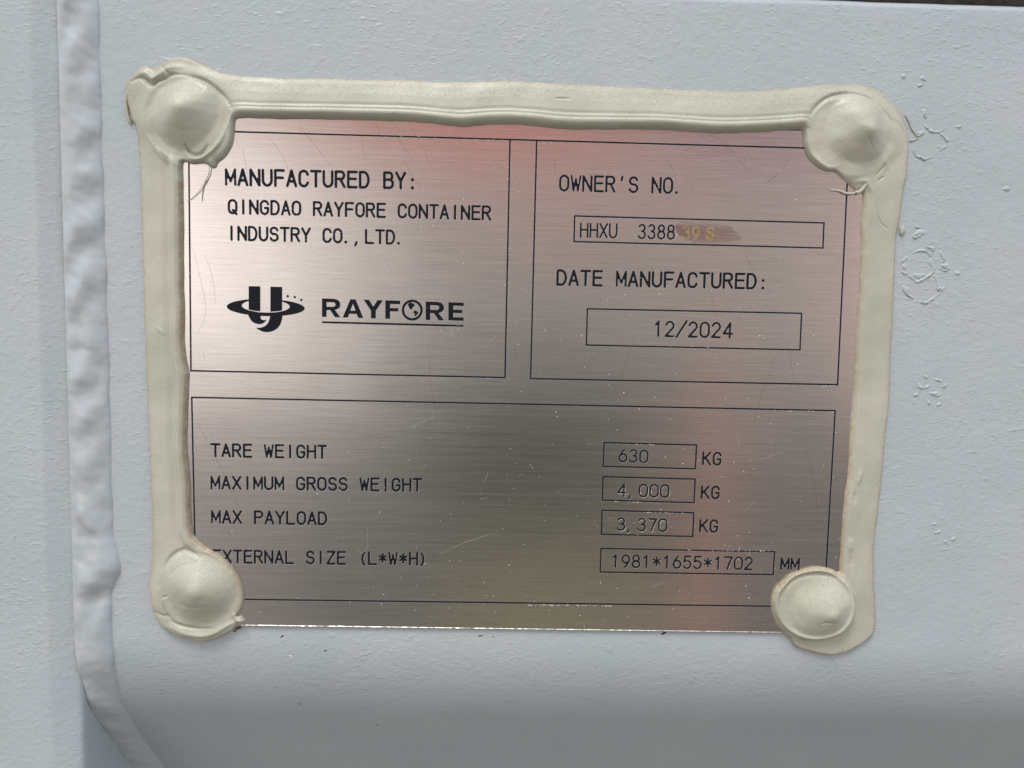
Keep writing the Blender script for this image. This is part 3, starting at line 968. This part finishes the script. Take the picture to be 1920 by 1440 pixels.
# ------------------------------------------------------------------ sealant
OUT = [(278, 1090), (282, 1060), (284, 1020), (283, 960), (280, 900), (278, 840), (275, 760), (272, 700), (270, 640), (267.5, 560), (264, 460), (262.5, 400),
       (261, 340), (259, 300), (256, 262), (252, 236), (246, 228), (241, 212), (236, 190), (234, 165), (240, 147), (251, 133), (263, 123), (275, 121.5),
       (284, 127), (294, 122), (306, 114), (320, 108), (336, 106), (355, 109), (375, 117), (395, 126), (415, 134), (432, 138), (470, 141), (520, 144), (600, 145), (700, 147),
       (760, 148), (830, 152), (900, 151), (950, 149.5), (1000, 152), (1060, 155), (1150, 160), (1200, 162), (1300, 167), (1380, 169), (1430, 168), (1470, 165),
       (1520, 160), (1565, 156.5), (1600, 156), (1630, 160), (1655, 172), (1678, 192), (1694, 215), (1703, 242), (1706, 268), (1705, 300), (1702, 330), (1696, 360), (1692, 390), (1689, 415),
       (1684, 434), (1682, 455), (1681, 500), (1679, 540), (1677, 600), (1673, 660), (1672, 700), (1669, 760), (1662, 820), (1660, 850), (1655, 900), (1650, 950), (1644, 1000),
       (1641, 1040), (1641, 1080), (1643, 1120), (1645, 1160), (1642, 1182), (1634, 1196), (1620, 1208), (1602, 1219), (1580, 1227), (1555, 1231), (1528, 1226), (1500, 1217), (1489, 1210), (1484, 1200)]
INN = [(1474, 1192), (1458, 1175), (1448, 1152), (1446, 1125), (1456, 1102), (1478, 1081), (1508, 1067), (1540, 1063), (1562, 1067), (1573, 1071), (1574, 1050), (1578, 1000), (1581, 955), (1585, 920), (1590, 880), (1592, 840),
       (1595, 780), (1600, 720), (1602, 680), (1604, 620), (1608, 560), (1612, 500), (1614, 460), (1613, 425), (1615, 400), (1616.5, 372), (1614, 361), (1604, 361), (1592, 348),
       (1580, 334), (1566, 323), (1552, 322), (1535, 313), (1518, 297), (1509, 277), (1505, 253), (1502, 243), (1485, 244), (1440, 247), (1400, 249), (1350, 250.5), (1290, 247),
       (1230, 243), (1150, 243), (1080, 243), (1040, 241), (1000, 236), (960, 233), (915, 234), (870, 238), (835, 235), (780, 229), (700, 226), (600, 224), (500, 223), (450, 222),
       (441, 226), (441, 240), (438, 262), (431, 282), (420, 297), (409, 305), (404, 315), (396, 316), (384, 308), (362, 308), (345, 303), (342, 312), (343, 340), (343, 380), (344, 420),
       (343.5, 480), (344, 540), (346, 590), (345, 640), (349, 675), (354, 700), (352.5, 740), (351, 790), (350, 835), (353, 875), (356.5, 915), (356.5, 955), (359, 988), (365, 1006),
       (376, 1018), (388, 1027), (404, 1036), (424, 1051), (442, 1073), (454, 1097), (458, 1120), (454, 1142), (446, 1153), (455, 1154), (460.5, 1166), (449, 1169),
       (436, 1181), (420, 1191), (400, 1200), (375, 1203.5), (350, 1198), (322, 1188), (300, 1170), (287, 1147), (280, 1120)]
POLY = smooth_poly(OUT + INN, 3, True)
n_in0 = INN.index((1573, 1071))
INC = INN[n_in0:INN.index((388, 1027)) + 1]
OUTC = OUT

DOMES = [  # flange centre, flange radii, bump centre, bump radius, bump height, tip, rim height
    dict(c=(352, 222), r=(91, 86), b=(349, 213), rb=66, h=5.0, tip=(345, 205), th=0.4, rim=0.15, lab='sealant dab with folded lip capping the upper left corner'),
    dict(c=(1594, 254), r=(88, 84), b=(1606, 240), rb=66, h=5.0, tip=(1617, 253), th=0.8, cone=0.3, rim=0.1, lab='sealant dab with a ragged strand capping the upper right corner'),
    dict(c=(374, 1108), r=(84, 84), b=(378, 1100), rb=70, h=5.0, tip=(380, 1098), th=0.6, rim=0.1, lab='dusty sealant dab covering the first letter at the lower left corner'),
    dict(c=(1524, 1130), r=(77, 69), b=(1544, 1140), rb=66, h=4.4, tip=(1549, 1146), th=0.8, cone=0.35, rim=0.75, w=(1.04, 0.93), lab='round rimmed sealant dab capping the lower right corner'),
]
STROKES = [  # polyline, height (mm), sigma (px)
    ([(247, 152), (262, 146), (275, 152), (287, 160), (297, 152), (312, 147), (322, 141), (335, 141), (352, 143)], -0.95, 4.0),
    ([(262, 136), (276, 138), (290, 148), (300, 140), (318, 128), (345, 126)], 0.8, 6.0),
    ([(305, 125), (312, 134), (318, 141)], -0.4, 3.0),
    ([(352, 143), (380, 151), (405, 167), (425, 186), (438, 206)], -0.75, 4.5),
    ([(436, 218), (428, 238), (418, 262), (405, 280), (392, 292), (378, 300), (362, 298), (350, 290)], 0.75, 4.5),
    ([(356, 284), (366, 292), (380, 289), (392, 274)], -0.7, 3.2),
    ([(350, 272), (353, 280), (358, 288)], -0.6, 2.0),
    ([(288, 225), (291, 245), (296, 270), (303, 288), (318, 300)], -0.28, 3.5),
    ([(283, 260), (300, 285), (322, 302), (340, 312)], 0.35, 6),
    # top right
    ([(1517, 216), (1528, 202), (1545, 188), (1565, 180), (1590, 178), (1610, 182), (1628, 190), (1640, 202)], -0.7, 4.5),
    ([(1640, 202), (1655, 213), (1668, 228), (1674, 248)], -0.25, 4.0),
    ([(1508, 262), (1515, 285), (1530, 302), (1548, 314), (1566, 314)], 0.35, 4.0),
    ([(1672, 220), (1686, 228), (1695, 242), (1700, 260)], 0.22, 3.0),
    ([(1640, 380), (1643, 400), (1650, 418), (1664, 430)], -0.22, 1.6),
    ([(1602, 342), (1622, 340), (1626, 346), (1632, 360)], 0.3, 4),
    ([(1640, 330), (1652, 318), (1658, 310)], -0.25, 2.0), ([(1645, 340), (1655, 332)], -0.25, 2.0),
    ([(1612, 262), (1620, 272), (1626, 282)], -0.35, 2.0), ([(1566, 255), (1564, 262), (1570, 268)], 0.12, 2.0),
    # bottom left
    ([(312, 1062), (322, 1045), (338, 1033), (355, 1030), (370, 1038)], -0.6, 4.5),
    ([(343, 1000), (347, 1018), (358, 1030), (375, 1042)], -0.35, 4.5),
    ([(308, 1130), (314, 1150), (326, 1165), (345, 1172), (375, 1177), (400, 1176)], -0.65, 3.2),
    ([(290, 1145), (305, 1152), (322, 1156)], -0.3, 3.0), ([(318, 1172), (345, 1185), (380, 1190), (405, 1184), (430, 1170), (452, 1160)], 0.7, 5.0),
    ([(440, 1150), (446, 1160), (458, 1164)], 0.6, 3.0), ([(362, 1040), (372, 1046)], 0.25, 2.0), ([(308, 1118), (316, 1116)], -0.25, 2.0),
    # bottom right
    ([(1468, 1122), (1470, 1106), (1480, 1092), (1500, 1080), (1530, 1074), (1560, 1078), (1578, 1086)], -0.45, 4.0),
    ([(1530, 1160), (1540, 1157), (1556, 1160)], -0.35, 2.0), ([(1533, 1175), (1550, 1158)], 0.15, 1.6), ([(1549, 1102), (1557, 1118)], 0.15, 1.6),
    ([(1512, 1205), (1540, 1206), (1570, 1200), (1595, 1187), (1605, 1170)], -0.30, 5.0), ([(1488, 1203), (1492, 1216), (1500, 1206), (1507, 1218)], 0.35, 2.2),
    ([(1594, 1199), (1612, 1197), (1626, 1188)], -0.22, 2.0), ([(1500, 1212), (1530, 1218), (1560, 1222)], 0.2, 2.0),
    ([(300, 190), (325, 170), (360, 165), (395, 180)], 0.14, 5), ([(330, 240), (350, 250), (372, 246)], -0.10, 4), ([(318, 1080), (340, 1060), (362, 1052)], -0.14, 3),
    ([(1560, 205), (1580, 196), (1605, 196)], 0.16, 4), ([(1480, 1135), (1490, 1160), (1505, 1175)], 0.12, 5), ([(1655, 300), (1668, 320), (1668, 350)], 0.12, 5),
    ([(340, 1125), (370, 1132), (400, 1126)], -0.12, 3), ([(1575, 290), (1590, 305), (1612, 312)], -0.12, 4),
    # bead details
    ([(1040, 187), (1052, 186), (1068, 187)], -0.28, 1.5), ([(295, 615), (310, 625)], 0.14, 4), ([(1607, 905), (1612, 885)], 0.35, 5.0),
    ([(1592, 1030), (1592, 1012)], 0.35, 5.0), ([(1600, 940), (1602, 925)], -0.25, 4), ([(1595, 1045), (1594, 1058)], -0.2, 5),
]
STEP = 1.25


def smoothstep(x, a, b):
    t = np.clip((x - a) / (b - a), 0, 1)
    return t * t * (3 - 2 * t)


def sealant():
    u = np.arange(222, 1722, STEP); v = np.arange(96, 1242, STEP)
    U, V = np.meshgrid(u, v)
    act = ~(((U > 474) & (U < 1434) & (V > 262)) | ((U > 372) & (U < 1560) & (V > 336) & (V < 1000)) |
            ((U < 245) & (V > 250)) | ((U > 1718)))
    au, av = U[act], V[act]
    # slightly ragged outline
    wu = au + 0.55 * noise2(au / 30, av / 30, 21, 6, 0.5, 0.6); wv = av + 0.55 * noise2(au / 30, av / 30, 22, 6, 0.5, 0.6)
    s = poly_sdf(wu, wv, POLY)
    near = s > -4
    din = np.full(au.shape, 1e3); dout = np.full(au.shape, 1e3)
    din[near] = seg_dist(au[near], av[near], smooth_poly(INC, 2)); dout[near] = seg_dist(au[near], av[near], smooth_poly(OUTC, 2))
    t = din / (din + dout + 1e-6)
    top = smoothstep(av, 300, 240)                                   # how much the point belongs to the upper bead
    right = smoothstep(au, 1500, 1600) * (1 - top)
    f_top = np.interp(t, [0, .06, .14, .19, .235, .28, .33, .40, .6, .85, 1], [2.2, 3.3, 3.9, 3.95, 3.5, 3.55, 3.15, 3.2, 2.7, 1.8, 1.0])
    f_left = np.interp(t, [0, .07, .15, .24, .29, .34, .5, .8, 1], [1.6, 2.9, 3.35, 3.3, 2.15, 1.9, 2.15, 1.85, 1.2])
    f_right = np.interp(t, [0, .1, .2, .32, .5, .8, 1], [0.9, 1.7, 2.15, 2.1, 1.75, 1.45, 1.1])
    f = f_top * top + (1 - top) * (f_left * (1 - right) + f_right * right)
    f = f + 0.10 * noise2(au / 90, av / 90, 31, 8, 0.5) * np.clip(s / 20, 0, 1)
    re = 5.0 + 5.0 * top * (t < 0.5)
    flange = np.zeros_like(au)
    lab = np.full(au.shape, -1)
    for k, D in enumerate(DOMES):
        r = np.sqrt(((au - D['c'][0]) / D['r'][0]) ** 2 + ((av - D['c'][1]) / D['r'][1]) ** 2)
        rb = np.hypot(au - D['b'][0], av - D['b'][1]) / D['rb']
        an = np.arctan2(av - D['b'][1], au - D['b'][0])
        rb = rb * (1 + 0.05 * np.sin(2 * an + k * 1.7) + 0.035 * np.sin(3 * an + k * 2.9)) + 0.03 * noise2(au / 110, av / 110, 40 + k, 6, 0.7)
        rt = np.hypot(au - D['tip'][0], av - D['tip'][1])
        h = 2.35 + D['h'] * ((1 - D.get('cone', 0.1)) * np.clip(1 - rb ** 2, 0, 1) ** 1.6 + D.get('cone', 0.1) * np.clip(1.12 - np.sqrt(rb ** 2 + 0.0144), 0, 1) ** 1.2) + D['th'] * np.exp(-(rt / 14) ** 2) + D['rim'] * np.exp(-((r - 0.92) / 0.055) ** 2) + 0.13 * noise2(au / 105, av / 105, 50 + k, 8, 0.8) + 0.018 * noise2(au / 34, av / 34, 60 + k, 8, 0.8)
        w = smoothstep(r, *D.get('w', (1.16, 0.80)))
        f = f * (1 - w) + h * w
        lab[(r < 0.985) & (lab < 0)] = k
    for pts, a, sg in STROKES:
        x0 = min(p[0] for p in pts) - 20; x1 = max(p[0] for p in pts) + 20; y0 = min(p[1] for p in pts) - 20; y1 = max(p[1] for p in pts) + 20
        m = (au > x0) & (au < x1) & (av > y0) & (av < y1)
        sp_ = smooth_poly(pts, 4)
        acc = np.zeros(m.sum())
        tot = len(sp_) - 1
        for i_ in range(tot):                                       # tapered towards both ends
            dd = seg_dist(au[m], av[m], sp_[i_:i_ + 2])
            tp = math.sin(math.pi * (i_ + 0.6) / (tot + 0.2)) ** 0.7
            acc = np.maximum(acc, tp * np.exp(-(dd / (sg * (0.75 + 0.25 * tp))) ** 2))
        f[m] += 1.1 * a * acc * np.clip(s[m] / 4 + .3, 0, 1)
    # lower right apron is a thin smear on the paint
    ap = smoothstep(av, 1150, 1195) * smoothstep(au, 1480, 1500) * smoothstep(np.hypot((au - 1524) / 77, (av - 1130) / 69), 1.0, 1.12)
    f = f * (1 - ap) + 1.25 * ap
    q = np.clip(s / re, 0, 1)
    e = np.sqrt(np.clip(1 - (1 - q) ** 2, 0, 1))
    lift = f * e
    S = np.full(U.shape, -5.0); S[act] = s
    Lf = np.zeros(U.shape); Lf[act] = lift
    LB = np.full(U.shape, -1); LB[act] = lab
    Din = np.full(U.shape, 999.0); Din[act] = din
    Dout = np.full(U.shape, 999.0); Dout[act] = dout
    gv, gu = np.gradient(S, STEP)
    Us, Vs = snap(U, V, S, STEP)
    X, Z = PX(Us, Vs, 0.6)
    Y = PAN + 0.15 - Lf - np.where(S > 0, 0.15, 0)
    P = np.stack([X, Y, Z], -1)
    du = np.gradient(P, axis=1); dv = np.gradient(P, axis=0)
    N = np.cross(du, dv); N = N / (np.linalg.norm(N, axis=-1, keepdims=True) + 1e-12)
    N = np.where(N[..., 1:2] > 0, -N, N)
    quads = field_faces(S)
    ql = LB.ravel()[quads].max(1)
    edge_o = np.exp(-np.clip(S, 0, 99) / 3.6) * np.where(Dout < Din, 0.95, 0.3)
    # dirt caught along the inner lips of the side beads and the plate side of the lower dabs
    edge_i = np.exp(-np.clip(S, 0, 99) / 6.0) * np.where((Din < 18) & ((V > 340)), 1.0, 0)
    edge_d = np.exp(-np.clip(S, 0, 99) / 5.0) * np.where((V > 1010) & (V < 1160), 0.8, 0)
    crack = np.zeros(U.shape)
    edge = np.clip(np.maximum.reduce([edge_o, edge_i, edge_d]), 0, 1)
    dust = 0.15 + smoothstep(Dout, 45, 8) * smoothstep(V, 260, 170) + 0.8 * smoothstep(N[..., 2], 0.12, 0.4)
    dust = np.clip(dust, 0, 1)
    Pf, Nf, Ef, Df = P.reshape(-1, 3), N.reshape(-1, 3), edge.ravel(), dust.ravel()
    root = empty('sealant_bead', (0, PAN, 0), 'beige sealant bead around three sides of the metal plate with a dab on each corner', 'sealant')
    for k in range(-1, 4):
        sel = quads[ql == k]
        used, inv = np.unique(sel, return_inverse=True)
        o = mesh_obj('bead' if k < 0 else 'sealant_dab', Pf[used], inv.reshape(sel.shape)[:, ::-1], SEAL, root, normals=Nf[used],
                     attrs={'edge': Ef[used], 'dust': Df[used]})
        if k >= 0: o['label'] = DOMES[k]['lab']
    return root


seal = sealant()


def strand(pts, r, y0, y1, mat=SEAL, name='strand', flat=1.0):
    P = smooth_poly(pts, 5); n = len(P); out = []
    for i, (u, v) in enumerate(P):
        y = y0 + (y1 - y0) * i / (n - 1)
        x, z = PX(u, v, -y)
        out.append((float(x), y, float(z)))
    rad = [r * (0.3 + 0.7 * math.sin(math.pi * (0.15 + 0.8 * i / n))) for i in range(n)]
    v_, f_ = tube(out, rad, 8, flat)
    mesh_obj(name, v_, f_, mat, seal)


strand([(1606, 360), (1598, 363), (1584, 362), (1575, 358), (1557, 356)], 0.42, -0.7, -0.25)
strand([(1624, 345), (1617, 355), (1609, 361), (1604, 358)], 0.6, -1.2, -0.6)
strand([(393, 312), (391, 328), (384, 342), (380, 358), (379, 378)], 0.16, -0.9, -0.1)
strand([(393, 316), (388, 335), (376, 356), (360, 372), (350, 378)], 0.10, -0.9, -0.1)
strand([(241, 165), (236, 190), (238, 210), (243, 228), (246, 232)], 0.42, -0.1, 0.5)
strand([(252, 190), (247, 205), (247, 220), (246, 228)], 0.28, 0.1, 0.5)
strand([(1697, 214), (1704, 226), (1709, 240), (1716, 250), (1722, 259)], 0.22, 0.5, 0.65)
strand([(1691, 425), (1692, 432), (1690, 440)], 0.95, 0.45, 0.5, flat=0.6)
strand([(1705, 264), (1712, 263), (1721, 260)], 0.2, 0.6, 0.7)
strand([(446, 1156), (452, 1158), (459, 1166)], 0.55, -0.3, 0.5)

sc.cycles.use_denoising = True
sc.cycles.max_bounces = 6
